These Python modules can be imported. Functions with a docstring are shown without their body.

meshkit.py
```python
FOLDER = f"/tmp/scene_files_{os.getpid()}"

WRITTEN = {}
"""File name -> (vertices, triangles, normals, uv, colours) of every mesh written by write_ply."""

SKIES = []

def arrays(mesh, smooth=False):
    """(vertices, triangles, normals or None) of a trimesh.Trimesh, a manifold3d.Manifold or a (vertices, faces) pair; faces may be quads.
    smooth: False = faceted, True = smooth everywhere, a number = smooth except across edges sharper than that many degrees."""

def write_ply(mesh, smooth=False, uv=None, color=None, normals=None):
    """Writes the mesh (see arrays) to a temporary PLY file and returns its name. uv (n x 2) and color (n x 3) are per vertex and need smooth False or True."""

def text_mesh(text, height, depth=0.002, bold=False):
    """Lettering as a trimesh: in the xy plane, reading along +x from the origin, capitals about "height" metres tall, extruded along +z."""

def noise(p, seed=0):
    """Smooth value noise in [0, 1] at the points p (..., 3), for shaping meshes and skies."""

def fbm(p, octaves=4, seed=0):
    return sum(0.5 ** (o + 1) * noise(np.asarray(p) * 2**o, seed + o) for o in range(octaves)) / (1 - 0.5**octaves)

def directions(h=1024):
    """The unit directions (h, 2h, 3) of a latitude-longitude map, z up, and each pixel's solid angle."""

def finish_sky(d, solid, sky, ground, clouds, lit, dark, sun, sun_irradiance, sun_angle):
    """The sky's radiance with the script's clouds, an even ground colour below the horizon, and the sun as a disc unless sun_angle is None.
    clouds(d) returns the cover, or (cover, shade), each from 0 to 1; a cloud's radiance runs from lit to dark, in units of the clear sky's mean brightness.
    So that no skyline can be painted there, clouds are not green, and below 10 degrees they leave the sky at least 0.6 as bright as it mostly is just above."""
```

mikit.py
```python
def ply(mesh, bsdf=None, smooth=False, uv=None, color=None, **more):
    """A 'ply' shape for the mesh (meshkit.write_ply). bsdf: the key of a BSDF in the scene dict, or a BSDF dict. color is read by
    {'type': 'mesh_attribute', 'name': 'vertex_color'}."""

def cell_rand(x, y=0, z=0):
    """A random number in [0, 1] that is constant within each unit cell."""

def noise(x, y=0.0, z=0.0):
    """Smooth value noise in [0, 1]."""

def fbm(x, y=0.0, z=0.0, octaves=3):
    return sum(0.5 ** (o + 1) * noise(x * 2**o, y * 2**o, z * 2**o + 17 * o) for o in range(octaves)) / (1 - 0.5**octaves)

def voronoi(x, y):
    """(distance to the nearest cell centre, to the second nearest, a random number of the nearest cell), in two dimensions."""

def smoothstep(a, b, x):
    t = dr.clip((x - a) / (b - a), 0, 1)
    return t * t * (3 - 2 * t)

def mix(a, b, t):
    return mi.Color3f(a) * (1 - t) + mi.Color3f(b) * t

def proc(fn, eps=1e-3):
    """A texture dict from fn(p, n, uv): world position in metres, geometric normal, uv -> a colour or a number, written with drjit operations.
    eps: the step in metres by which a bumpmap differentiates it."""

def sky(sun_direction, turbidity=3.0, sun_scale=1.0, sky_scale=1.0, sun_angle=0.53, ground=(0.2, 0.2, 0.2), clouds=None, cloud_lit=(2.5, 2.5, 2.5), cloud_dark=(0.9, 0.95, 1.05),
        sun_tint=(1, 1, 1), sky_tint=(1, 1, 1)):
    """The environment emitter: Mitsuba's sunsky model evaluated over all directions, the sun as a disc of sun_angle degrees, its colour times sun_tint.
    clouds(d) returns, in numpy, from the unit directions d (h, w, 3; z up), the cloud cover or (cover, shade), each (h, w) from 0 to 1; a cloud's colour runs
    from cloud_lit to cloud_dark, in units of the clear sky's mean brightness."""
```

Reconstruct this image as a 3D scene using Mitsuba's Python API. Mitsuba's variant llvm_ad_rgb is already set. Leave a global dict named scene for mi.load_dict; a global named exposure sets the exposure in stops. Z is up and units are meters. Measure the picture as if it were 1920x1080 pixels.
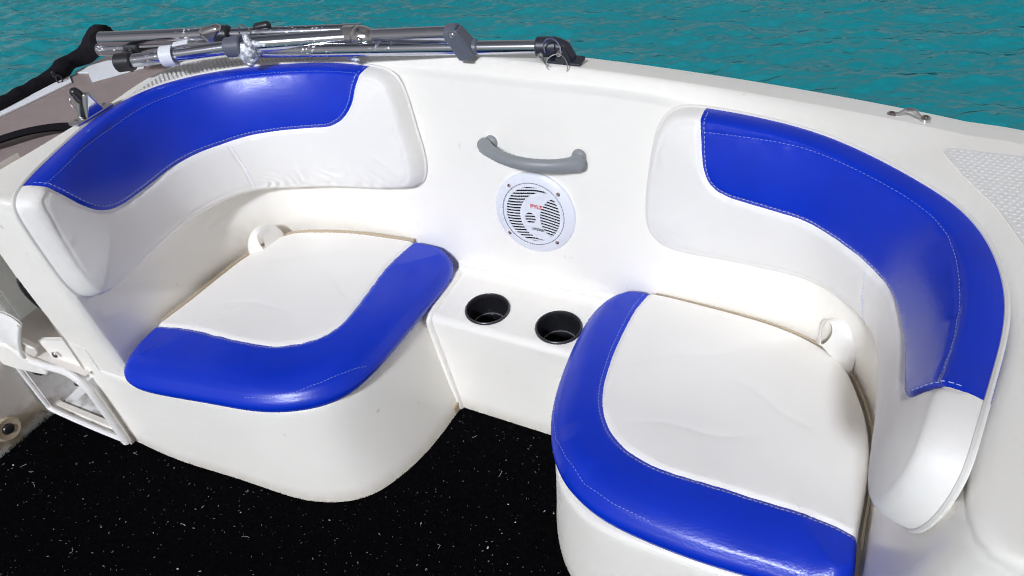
import math, random
import numpy as np, trimesh, shapely, manifold3d as m3
import drjit as dr
import mitsuba as mi
import mikit, meshkit
from mikit import proc, noise, fbm, voronoi, cell_rand, smoothstep, mix
from scipy.interpolate import CubicSpline, PchipInterpolator, LinearNDInterpolator

T = mi.ScalarTransform4f
rng = np.random.default_rng(7)
random.seed(7)
scene, labels = {}, {}

# ------------------------------------------------------------------ camera, sky, exposure
CAM = [0.0, 0.0, 1.30]
FWD = [-0.3753, 0.66162, -0.64916]
UP = [-0.21848, 0.61747, 0.75564]
scene['camera'] = {'type': 'perspective', 'fov': 69.37, 'fov_axis': 'x', 'near_clip': 0.02, 'far_clip': 5000.0,
                   'to_world': T().look_at(origin=CAM, target=[CAM[i] + FWD[i] for i in range(3)], up=UP)}


def cloud_fn(d):
    c = meshkit.noise(d * 2.1 + 5.0, 3) * .6 + meshkit.noise(d * 4.7, 5) * .4
    low = np.clip(1.25 - d[..., 2] / .75, 0, 1)                      # unseen bright cloud bank added all round to lift water reflections, thinning overhead
    return np.clip((c - .32) * 1.3 + .75 * low, 0, .96), 0.15 + 0 * c


scene['sky'] = mikit.sky([0.09, -0.97, 0.74], turbidity=3.5, sun_scale=1.35, sky_scale=0.50, sun_angle=6.0, sun_tint=(.75, .98, 1.52), sky_tint=(1.2, 1.0, .80), clouds=cloud_fn,
                         cloud_lit=(4.9, 4.5, 4.35), cloud_dark=(3.1, 2.9, 2.85))
exposure = 0.94


# ------------------------------------------------------------------ materials
def col(c):
    return {'type': 'rgb', 'value': list(c)}


def mat(key, base, rough=.5, spec=.5, metallic=0., clearcoat=0., ccgloss=.8, sheen=0., bump=None, bscale=1., eps=1e-3):
    b = {'type': 'principled', 'base_color': base if isinstance(base, dict) else col(base),
         'roughness': rough if isinstance(rough, dict) else float(rough), 'specular': float(spec)}
    if metallic:
        b['metallic'] = float(metallic)
    if clearcoat:
        b['clearcoat'] = float(clearcoat)
        b['clearcoat_gloss'] = float(ccgloss)
    if sheen:
        b['sheen'] = float(sheen)
    if bump:
        b = {'type': 'bumpmap', 'arbitrary': proc(bump, eps), 'scale': float(bscale), 'bsdf': b}
    scene[key] = {'type': 'twosided', 'bsdf': b}
    return key


def grain(p, n, uv):
    return 0.00028 * fbm(p.x * 420, p.y * 420, p.z * 420, 2)


def gel_bump(p, n, uv):
    return 0.0035 * noise(p.x * 9, p.y * 9, p.z * 9) + 0.00010 * noise(p.x * 160, p.y * 160, p.z * 160)


def gel_col(p, n, uv):
    v = fbm(p.x * 5 + 3, p.y * 5, p.z * 7, 3)
    s = fbm(p.x * 60, p.y * 60, p.z * 25, 3)
    low = 1 - smoothstep(0.0, 0.05, p.z + 0.03 * (v - .5))          # grime just above the carpet
    c = mix((.84, .812, .750), (.81, .782, .720), v)
    c = mix(c, (.50, .43, .33), low * (0.25 + .5 * s))
    k = smoothstep(.90, .955, noise(p.x * 38, p.y * 38, p.z * 38)) * smoothstep(.55, .75, noise(p.x * 4 + 9, p.y * 4, p.z * 4))
    c = mix(c, (.45, .40, .33), k * .55)
    return mix(c, (.55, .47, .36), smoothstep(.80, .90, s) * .25)


def vin_col(p, n, uv):
    v = fbm(p.x * 8, p.y * 8, p.z * 8, 3)
    return mix((.835, .812, .770), (.795, .772, .730), v)


def blue_col(p, n, uv):
    v = fbm(p.x * 14, p.y * 14, p.z * 14, 3)
    return mix((.0004, .024, .42), (.0004, .031, .52), v)


def deck_shade_col(p, n, uv):  # shade on the white gelcoat deck, put into the colour as tan
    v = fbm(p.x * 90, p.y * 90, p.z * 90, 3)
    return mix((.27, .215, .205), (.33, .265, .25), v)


def carpet_col(p, n, uv):
    v = fbm(p.x * 180, p.y * 180, p.z * 180, 2)
    return mix((.0010, .0010, .0012), (.0040, .0040, .0045), v)


def cup_col(p, n, uv):
    return mix((.010, .010, .012), (.05, .05, .055), smoothstep(.70, .82, fbm(p.x * 330, p.y * 330, p.z * 330, 2)))


def tube_rough(p, n, uv):
    return 0.15 + .4 * pits(p)


def pits(p):
    return smoothstep(.66, .74, fbm(p.x * 260, p.y * 260, p.z * 260, 2)) * smoothstep(.55, .72, noise(p.x * 14, p.y * 14, p.z * 14))


def tube_col(p, n, uv):
    return mix((.60, .62, .70), (.82, .84, .88), pits(p))


def tube_metal(p, n, uv):
    return 1.0 - .9 * pits(p)


def crust_col(p, n, uv):
    v = fbm(p.x * 150, p.y * 150, p.z * 150, 3)
    return mix((.25, .27, .31), (.82, .84, .88), smoothstep(.35, .62, v))


def water_col(p, n, uv):
    v = fbm(p.x * .7, p.y * .7, 0, 3)
    return mix((.004, .175, .205), (.010, .235, .265), v)


def water_bump(p, n, uv):
    u, w = p.x * .9 + p.y * .42, p.y * .9 - p.x * .42
    return 0.011 * fbm(u * 9, w * 22, 0, 3) + .0016 * fbm(u * 40, w * 90, 3, 2)


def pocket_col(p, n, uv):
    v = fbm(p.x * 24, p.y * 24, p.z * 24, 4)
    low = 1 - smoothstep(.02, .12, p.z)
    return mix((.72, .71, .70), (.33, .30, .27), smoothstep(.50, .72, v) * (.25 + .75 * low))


def stain_col(p, n, uv):
    v = fbm(p.x * 30, p.y * 30, p.z * 30, 4)
    low = 1 - smoothstep(.02, .10, p.z + .05 * (v - .5))
    return mix(mix((.70, .66, .62), (.66, .61, .57), v), (.36, .28, .18), low * smoothstep(.35, .65, v) * .9)


mat('gelcoat', proc(gel_col), .30, .5, clearcoat=.5, ccgloss=.85, bump=gel_bump)
mat('vinyl_white', proc(vin_col), .50, .5, bump=grain, eps=6e-4)
mat('vinyl_blue', proc(blue_col), .32, .42, clearcoat=.2, ccgloss=.75, bump=grain, eps=6e-4)
mat('thread_white', (.48, .52, .72), .6)
mat('thread_pale', (.26, .32, .62), .6)
mat('piping', (.72, .70, .66), .45)
mat('deck_shaded', proc(deck_shade_col), .5, .3)
mat('deck_lit', (.80, .82, .84), .4)  # the same deck where light falls, painted white
mat('nonskid', (.70, .69, .66), .55)
mat('carpet_black', proc(carpet_col), .95, .0)
mat('fibre_black', proc(lambda p, n, uv: mix((.0015, .0015, .002), (.022, .022, .025), smoothstep(.66, .86, noise(p.x * 500, p.y * 500, p.z * 20)))), .9, .02)
mat('lint_dim', (.16, .16, .165), .8, .1)
mat('lint', (.42, .42, .40), .8, .2)
mat('black_plastic', (.018, .018, .021), .33, .6)
mat('black_cup', proc(cup_col), .36, .5, bump=lambda p, n, uv: .0006 * fbm(p.x * 300, p.y * 300, p.z * 300, 2))
mat('black_cloth', (.010, .009, .012), .9, .15, bump=lambda p, n, uv: .002 * fbm(p.x * 220, p.y * 220, p.z * 220, 2))
mat('ledge', (.16, .16, .17), .35)
mat('navy_plastic', (.020, .022, .034), .40, .5)
mat('slate_plastic', (.10, .11, .14), .40, .5)
mat('grey_rubber', (.235, .25, .26), .42, .45, bump=lambda p, n, uv: .0002 * fbm(p.x * 260, p.y * 260, p.z * 260, 2))
mat('white_plastic', (.70, .715, .76), .32, .5)
mat('speaker_back', (.006, .006, .008), .6)
mat('red_print', (.55, .02, .03), .5)
mat('black_print', (.03, .03, .035), .5)
scene['aluminium'] = {'type': 'twosided', 'bsdf': {'type': 'principled', 'base_color': proc(tube_col), 'metallic': proc(tube_metal), 'roughness': proc(tube_rough), 'specular': .5}}
mat('steel', (.62, .62, .64), .16, .5, metallic=1.0)
mat('bronze', (.22, .15, .12), .30, .5, metallic=.9)
mat('crusted', proc(crust_col), .55, .5, metallic=.25, bump=lambda p, n, uv: .003 * fbm(p.x * 170, p.y * 170, p.z * 170, 3))
mat('water_mat', proc(water_col), .09, .5, bump=water_bump, eps=3e-3)
mat('frame_white', (.78, .76, .735), .42, .4)
mat('pocket', proc(pocket_col), .45, .4)
mat('hull_stained', proc(stain_col), .40, .4)
mat('tan_edge', (.42, .34, .24), .7)
mat('canvas_white', (.74, .73, .70), .6)
mat('loop_vinyl', (.76, .74, .70), .5)


# ------------------------------------------------------------------ registration
def free(name, parent):
    base = (parent + '__' if parent else '') + name
    k, i = base, 0
    while k in scene or k in labels or any(q.startswith(k + '__') for q in scene):
        i += 1
        k = '%s_%03d' % (base, i)
    return k


def thing(name, label, cat, group=None):
    k = free(name, None)
    labels[k] = {'label': label, 'category': cat}
    if group:
        labels[k]['group'] = group
    return k


def obj(name, mesh, bsdf, parent=None, smooth=35, label=None, kind=None):
    k = free(name, parent)
    scene[k] = mikit.ply(mesh, bsdf, smooth=smooth)
    if label or kind:
        labels[k] = {}
        if label:
            labels[k]['label'] = label
        if kind:
            labels[k]['kind'] = kind
    return k


# ------------------------------------------------------------------ mesh helpers
def TM(v, f):
    return trimesh.Trimesh(np.asarray(v, float), np.asarray(f, int), process=False)


def cat(ms):
    return trimesh.util.concatenate(ms)


def grid(P, closed_u=False):
    """P (rows, cols, 3) -> mesh."""
    r, c = P.shape[:2]
    i, j = np.meshgrid(np.arange(r - 1), np.arange(c if closed_u else c - 1), indexing='ij')
    a, b = i * c + j, i * c + (j + 1) % c
    q = np.stack([a, b, b + c, a + c], -1).reshape(-1, 4)
    return TM(P.reshape(-1, 3), np.vstack([q[:, [0, 1, 2]], q[:, [0, 2, 3]]]))


def curve(pts, n, kind='cubic'):
    """Resample a control polyline smoothly at n points."""
    p = np.asarray(pts, float)
    t = np.r_[0, np.cumsum(np.linalg.norm(np.diff(p, axis=0), axis=1))]
    f = CubicSpline(t, p) if kind == 'cubic' else PchipInterpolator(t, p)
    return f(np.linspace(0, t[-1], n))


def tube(path, r, sides=14, caps=True, flat=None):
    p = np.asarray(path, float)
    n = len(p)
    r = np.broadcast_to(np.asarray(r, float), (n,))
    t = np.gradient(p, axis=0)
    t /= np.linalg.norm(t, axis=1, keepdims=True)
    a = np.array([0, 0, 1.0]) if abs(t[0][2]) < .9 else np.array([1.0, 0, 0])
    rows = []
    for i in range(n):
        a = a - t[i] * (a @ t[i])
        a /= np.linalg.norm(a)
        b = np.cross(t[i], a)
        ang = np.arange(sides) * 2 * np.pi / sides
        k = 1.0 if flat is None else flat
        rows.append(p[i] + r[i] * (np.cos(ang)[:, None] * a * k + np.sin(ang)[:, None] * b))
    P = np.array(rows)
    m = grid(P, True)
    if caps:
        v = np.vstack([m.vertices, p[:1], p[-1:]])
        k, c = len(m.vertices), sides
        j = np.arange(c)
        f = np.vstack([m.faces, np.stack([(j + 1) % c, j, j * 0 + k], 1), np.stack([(n - 1) * c + j, (n - 1) * c + (j + 1) % c, j * 0 + k + 1], 1)])
        m = TM(v, f)
    return m


def lathe(prof, n=48):
    """prof [(r, z)...] about z."""
    pr = np.asarray(prof, float)
    a = np.arange(n) * 2 * np.pi / n
    P = np.stack([pr[:, :1] * np.cos(a), pr[:, :1] * np.sin(a), np.repeat(pr[:, 1:], n, 1)], -1)
    return grid(P, True)


def place(m, o, X, Y, Z):
    """Local axes X, Y, Z at origin o."""
    m = m.copy()
    v = np.asarray(m.vertices)
    return TM(np.asarray(o) + v[:, :1] * np.asarray(X) + v[:, 1:2] * np.asarray(Y) + v[:, 2:3] * np.asarray(Z), m.faces)


def frame(z, x=(1, 0, 0)):
    z = np.asarray(z, float) / np.linalg.norm(z)
    x = np.asarray(x, float) - z * (np.asarray(x, float) @ z)
    x /= np.linalg.norm(x)
    return x, np.cross(z, x), z


def rbox(dx, dy, dz, r=.004, seg=10):
    s = m3.Manifold.sphere(r, seg)
    x, y, z = dx / 2 - r, dy / 2 - r, dz / 2 - r
    h = m3.Manifold.batch_hull([s.translate((i * x, j * y, k * z)) for i in (-1, 1) for j in (-1, 1) for k in (-1, 1)]).to_mesh()
    return TM(h.vert_properties[:, :3], h.tri_verts)


def hullpts(spheres, seg=14):
    h = m3.Manifold.batch_hull([m3.Manifold.sphere(r, seg).translate(tuple(map(float, p))) for p, r in spheres]).to_mesh()
    return TM(h.vert_properties[:, :3], h.tri_verts)


def screw(o, z, r=.004):
    """Pan head with a cross slot."""
    head = m3.Manifold.sphere(r, 20).scale((1, 1, .55)).trim_by_plane((0, 0, 1), 0)
    slot = m3.Manifold.cube((r * 1.4, r * .3, r), True).translate((0, 0, r * .65)) + m3.Manifold.cube((r * .3, r * 1.4, r), True).translate((0, 0, r * .65))
    h = (head - slot).to_mesh()
    X, Y, Z = frame(z)
    return place(TM(h.vert_properties[:, :3], h.tri_verts), o, X, Y, Z)


def clip(V, F, f):
    """Cut the mesh along f = 0; returns the f >= 0 half (V, F)."""
    V, F = np.asarray(V), np.asarray(F)
    pos = f >= 0
    c = pos[F].sum(1)
    keep = [F[c == 3]]
    newv, nb = [V], len(V)

    def cut(a, b):
        t = (f[a] / (f[a] - f[b]))[:, None]
        return V[a] * (1 - t) + V[b] * t

    for want in (1, 2):
        G = F[c == want]
        if not len(G):
            continue
        p = pos[G] if want == 1 else ~pos[G]
        k = p.argmax(1)
        G = np.stack([np.take_along_axis(G, ((k + i) % 3)[:, None], 1)[:, 0] for i in range(3)], 1)
        x, y = cut(G[:, 0], G[:, 1]), cut(G[:, 0], G[:, 2])
        ix, iy = nb + np.arange(len(G)), nb + len(G) + np.arange(len(G))
        newv += [x, y]
        nb += 2 * len(G)
        if want == 1:
            keep.append(np.stack([G[:, 0], ix, iy], 1))
        else:
            keep += [np.stack([ix, G[:, 1], G[:, 2]], 1), np.stack([ix, G[:, 2], iy], 1)]
    V, F = np.vstack(newv), np.vstack(keep)
    m = TM(V, F)
    m.merge_vertices(digits_vertex=7)
    m.remove_unreferenced_vertices()
    return np.array(m.vertices), np.array(m.faces)


# ------------------------------------------------------------------ the boat: inner wall of the stern cockpit
W33 = np.array([(-1.217, .53), (-1.217, .64), (-1.214, .75), (-1.207, .86), (-1.187, .95), (-1.13, 1.03), (-1.04, 1.063), (-.91, 1.076), (-.55, 1.0785), (-.2, 1.081), (-.06, 1.072), (.03, 1.045), (.085, .99), (.118, .92), (.133, .83), (.137, .70), (.135, .50)])
W45 = np.array([(-1.217, .53), (-1.224, .62), (-1.233, .73), (-1.236, .83), (-1.219, .92), (-1.165, 1.012), (-1.07, 1.065), (-.92, 1.093), (-.55, 1.098), (-.2, 1.096), (-.08, 1.078), (.01, 1.05), (.072, 1.0), (.113, .94), (.135, .85), (.140, .72), (.137, .50)])
W70 = np.array([(-1.225, .53), (-1.262, .62), (-1.30, .72), (-1.325, .83), (-1.305, .94), (-1.21, 1.045), (-1.075, 1.112), (-.93, 1.138), (-.55, 1.142), (-.25, 1.142), (-.10, 1.118), (.0, 1.078), (.085, 1.018), (.15, .95), (.19, .84), (.19, .70), (.165, .50)])
WT = np.r_[0, np.cumsum(np.linalg.norm(np.diff(W45, axis=0), axis=1))]
WS = [CubicSpline(WT, w) for w in (W33, W45, W70)]
TOT = WT[-1]


def wallp(s, z):
    s, z = np.broadcast_arrays(np.asarray(s, float), np.asarray(z, float))
    a, b, c = .33, .45, .70
    la, lb, lc = (z - b) * (z - c) / ((a - b) * (a - c)), (z - a) * (z - c) / ((b - a) * (b - c)), (z - a) * (z - b) / ((c - a) * (c - b))
    p = WS[0](s) * la[..., None] + WS[1](s) * lb[..., None] + WS[2](s) * lc[..., None]
    return np.concatenate([p, z[..., None]], -1)


def walln(s, z):
    e = 1e-3
    n = np.cross(wallp(s + e, z) - wallp(s - e, z), wallp(s, z + e) - wallp(s, z - e))
    return n / np.linalg.norm(n, axis=-1, keepdims=True)


boat = thing('boat', 'white moulded boat stern with two corner seats and a walk-through between them', 'boat')

# columns: a short rounded return round each front end, then the wall between
S0, S1 = .018, TOT + .005
sv = np.linspace(S0, S1, 230)
LE = [(-.134, -.014), (-.10, -.014), (-.05, -.014), (-.022, -.0138), (-.012, -.012), (-.005, -.008), (-.001, -.003)]
RE = [(.001, -.008), (.006, -.026), (.018, -.041), (.036, -.048), (.07, -.05), (.14, -.05), (.30, -.05)]


def zr_of(x):
    return .728 - .045 * np.clip((x + .55) / .77, -1.1, 1.1) ** 2


def wall_row(z):
    c = wallp(sv, np.full(len(sv), max(z, .31)))
    c[:, 2] = z
    l = np.array([c[0] + (dx, dy, 0) for dx, dy in LE])
    r = np.array([c[-1] + (dx, dy, 0) for dx, dy in RE])
    return np.vstack([l, c, r])


OC = np.array([(-1.345, .60), (-1.345, .66), (-1.348, .75), (-1.355, .86), (-1.368, .97), (-1.345, 1.085), (-1.20, 1.152), (-.93, 1.167), (-.55, 1.170), (-.25, 1.170), (-.08, 1.170), (.06, 1.170), (.19, 1.166), (.30, 1.12), (.335, .95), (.345, .75), (.345, .50)])
OS = PchipInterpolator(WT, OC)
oc = OS(sv)
ol = np.array([(-1.36, .50), (-1.358, .515), (-1.355, .53), (-1.352, .55), (-1.349, .565), (-1.347, .578), (-1.346, .59)])
orr = np.stack([np.linspace(.346, .36, 7), np.linspace(.49, .44, 7)], 1)
O2 = np.vstack([ol, oc, orr])
tt = wall_row(.69)
xm = np.clip(tt[:, 0], -1.35, .25)
zr = zr_of(O2[:, 0])
zt = zr - np.interp(sv, [0, .5, .75, 1.5, 1.7, TOT], [.004, .006, .018, .018, .008, .0])[np.r_[[0] * 7, np.arange(len(sv)), [len(sv) - 1] * 7]]
zt = np.maximum(zt, .688)
zr = np.maximum(zr, zt + .003)
rows = []
for z in np.r_[-.02, .10, np.linspace(.2, .66, 12)]:
    rows.append(wall_row(z))
top = wall_row(.70)
for dz, q in ((-.022, 0), (-.014, 0.0), (-.008, .012), (-.003, .05), (0.0, .11), (.002, .22), (.004, .45), (.006, .7)):
    p = top.copy()
    p[:, :2] = p[:, :2] * (1 - q) + O2 * q
    d = np.clip((q - .05) / .9, 0, 1)
    p[:, 2] = zt + dz + (zr - zt - .006) * d * d * (3 - 2 * d) * (q > .05)
    rows.append(p)
D2 = np.gradient(O2, axis=0)
N2 = np.stack([-D2[:, 1], D2[:, 0]], 1)
N2 /= np.linalg.norm(N2, axis=1, keepdims=True)
ww = np.interp(np.arange(len(O2)), [0, 60, 110, 170, 240, len(O2)], [.010, .012, .085, .085, .085, .03])
for out, dz in ((0, 0.0), (.05, -.0003), (.12, -.002), (.96, -.018), (1.01, -.022), (1.03, -.030), (1.04, -.05)):
    p = np.c_[O2 + N2 * (out * ww)[:, None], zr + dz]
    rows.append(p)
wall_mesh = grid(np.array(rows))
obj('cockpit_wall', wall_mesh, 'gelcoat', boat, smooth=50)

# side deck outboard of the left coaming, with its outer skin down to the water
E2 = np.array(rows)[-1]
dw = np.interp(np.arange(len(O2)), [0, 35, 47, 62, 170, len(O2)], [.345, .335, .31, .02, .02, .02])
drow, hrow = [], []
zdeck = .64
for q, z in ((0, .70), (0.002, .652), (.03, .643), (.06, zdeck), (.5, zdeck), (1.0, zdeck)):
    p = E2.copy()
    p[:, :2] += N2 * (q * dw)[:, None]
    p[:, 2] = np.minimum(E2[:, 2], z)
    drow.append(p)
deck_pts = np.array(drow)
nl = 66
obj('side_deck', grid(deck_pts[1:, :nl]), 'deck_shaded', boat, smooth=40, label='side deck outboard of the left coaming, shade painted as tan')
for q, z in ((1.0, zdeck), (1.02, zdeck - .03), (1.04, .4), (1.0, 0.0), (.75, -.8)):
    p = E2.copy()
    k = (q * dw + (.02 if q > 1 else 0))[:, None]
    p[:, :2] += N2 * k
    p[:, 2] = z
    hrow.append(p)
obj('hull', grid(np.array(hrow)), 'gelcoat', boat, smooth=40)
# lit patches of the side deck, painted as two white pieces
def flat_poly(pts, z, th=.003):
    m = trimesh.creation.extrude_polygon(shapely.Polygon(pts), th, engine='earcut')
    m.apply_translation((0, 0, z))
    return m


obj('deck_lit_patch', flat_poly([(-1.690, .70), (-1.690, 1.010), (-1.650, .985), (-1.660, .87), (-1.684, .70)], zdeck + .001), 'deck_lit', boat, smooth=False, label='white patch of the side deck, light painted in')
obj('deck_lit_patch', flat_poly([(-1.690, 1.025), (-1.69, 1.15), (-1.60, 1.15), (-1.535, 1.095), (-1.600, 1.0), (-1.655, 1.035)], zdeck + .001), 'deck_lit', boat, smooth=False, label='white patch of the side deck, light painted in')

# seat bases
LF = [(-1.34, .5420), (-1.246, .5385), (-1.18, .5400), (-1.11, .5455), (-.97, .555), (-.88, .562), (-.81, .582), (-.75, .622), (-.712, .69), (-.692, .764), (-.683, .85), (-.680, .93), (-.680, 1.10)]
LT = [(-1.34, .5430), (-1.246, .5390), (-1.19, .5400), (-1.126, .5445), (-1.0, .559), (-.907, .575), (-.84, .598), (-.79, .632), (-.757, .69), (-.742, .76), (-.735, .85), (-.734, .93), (-.738, 1.10)]
RF = [(-.42, 1.10), (-.420, .93), (-.408, .85), (-.393, .79), (-.368, .72), (-.337, .665), (-.299, .622), (-.24, .590), (-.16, .572), (-.05, .565), (.10, .56), (.25, .555)]
RT = [(-.366, 1.10), (-.369, .93), (-.369, .85), (-.362, .77), (-.344, .69), (-.310, .632), (-.28, .608), (-.246, .592), (-.16, .580), (-.05, .580), (.10, .582), (.25, .58)]


def seat_base(F, Tp, c):
    f, t = curve(F, 110), curve(Tp, 110)
    rows = []
    for q in np.linspace(-.05, .93, 14):
        rows.append(np.c_[f * (1 - q) + t * q, np.full(110, .262 * q)])
    d = np.gradient(t, axis=0)
    n = np.stack([-d[:, 1], d[:, 0]], 1)
    n /= np.linalg.norm(n, axis=1, keepdims=True)          # inward: left of the walking direction
    for a in np.radians([15, 35, 55, 75, 90]):
        rows.append(np.c_[t + n * (.016 * (1 - math.cos(a))) , np.full(110, .250 + .016 * math.sin(a))])
    rows.append(np.c_[t + n * .06, np.full(110, .266)])
    rows.append(np.c_[(t + n * .06) * .3 + np.array(c) * .7, np.full(110, .266)])
    rows.append(np.c_[t * 0 + np.array(c), np.full(110, .266)])
    return grid(np.array(rows))


obj('seat_base', seat_base(LF, LT, (-1.0, .88)), 'gelcoat', boat, smooth=40)
obj('seat_base', seat_base(RF, RT, (-.10, .88)), 'gelcoat', boat, smooth=40)
for xs in ((-1.20, -.80), (-.30, .22)):
    obj('seat_top', grid(np.array([[(x, y, .2645) for x in np.linspace(*xs, 6)] for y in np.linspace(.72, 1.12, 6)])), 'gelcoat', boat, smooth=False)
# drink console between the seats
CUPS = [(-.614, .970), (-.454, .970)]
prof = [(1.10, -.02), (.905, -.02), (.908, .245)]
for a in np.radians(np.linspace(0, 90, 7)):
    prof.append((.908 + .016 * (1 - math.cos(a)), .255 + .016 * math.sin(a)))
prof += [(1.05, .271), (1.064, .275), (1.075, .290), (1.10, .290)]
cs = m3.CrossSection([[(y, z) for y, z in prof]])
if cs.area() < 1e-6:
    cs = m3.CrossSection([[(y, z) for y, z in prof[::-1]]])
box = m3.Manifold.extrude(cs, .36).transform([[0, 0, 1, -.735], [1, 0, 0, 0], [0, 1, 0, 0]])
for x, y in CUPS:
    box = box - m3.Manifold.cylinder(.20, .0435, .0435, 56).translate((x, y, .15))
bm = box.to_mesh()
obj('drink_console', TM(bm.vert_properties[:, :3], bm.tri_verts), 'gelcoat', boat, smooth=30)


# soft sealant beads where console, bases and wall meet
def bead(pts, r):
    return tube(curve(pts, 30, 'pchip'), r, 10)


obj('sealant_bead', bead([(-.682, .9045, 0.0), (-.705, .906, .15), (-.722, .908, .262), (-.722, .93, .272), (-.724, 1.0, .273), (-.727, 1.062, .274)], .0075), 'gelcoat', boat)
obj('sealant_bead', bead([(-.727, 1.066, .277), (-.60, 1.067, .277), (-.36, 1.067, .277)], .009), 'gelcoat', boat)
obj('drain_notch', rbox(.012, .030, .030, .004).apply_translation((-.688, .893, .012)), 'tan_edge', boat, label='brown chipped corner at the carpet')

# cubby side below the left wall end: hull side, recess, pocket with its tubular frame, flap
side = grid(np.array([[(-1.625 + .0 * y, y, z) for y in np.linspace(-.6, .52, 12)] for z in np.linspace(-.02, .625, 12)]))
obj('hull_side', side, 'hull_stained', boat, smooth=40, label='stained white hull side left of the seats')
fr = shapely.Polygon([(-1.63, -.02), (-1.30, -.02), (-1.30, .32), (-1.352, .325), (-1.47, .285), (-1.455, .235), (-1.60, .262), (-1.63, .27)])
hole = shapely.Polygon([(-1.600, .022), (-1.352, .024), (-1.348, .10), (-1.352, .20), (-1.372, .222), (-1.600, .205)]).buffer(-.006).buffer(.006)
pm = trimesh.creation.extrude_polygon(fr.difference(hole), .012, engine='earcut')
pm = place(pm, (0, .553, 0), (1, 0, 0), (0, 0, 1), (0, -1, 0))
obj('pocket_panel', pm, 'gelcoat', boat, smooth=False)
pk = []
for (x0, y0, z0, x1, y1, z1) in ((-1.606, .53, .0, -1.60, .70, .22), (-1.35, .53, 0, -1.344, .70, .22), (-1.606, .70, 0, -1.344, .706, .23)):
    b = trimesh.creation.box((abs(x1 - x0), y1 - y0, z1 - z0))
    b.apply_translation(((x0 + x1) / 2, (y0 + y1) / 2, (z0 + z1) / 2))
    pk.append(b)
fl = grid(np.array([[(x, y, .016 + .05 * q ** 2 * .4) for x in np.linspace(-1.60, -1.35, 8)] for q, y in zip(np.linspace(0, 1, 8), np.linspace(.53, .70, 8))]))
obj('pocket_liner', cat(pk + [fl]), 'pocket', boat, smooth=False, label='scuffed liner of the storage pocket')
ft = [(-1.612, .526, .212), (-1.55, .525, .218), (-1.46, .524, .228), (-1.395, .524, .236), (-1.362, .524, .222), (-1.347, .524, .19), (-1.343, .524, .12), (-1.341, .524, .022)]
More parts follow.
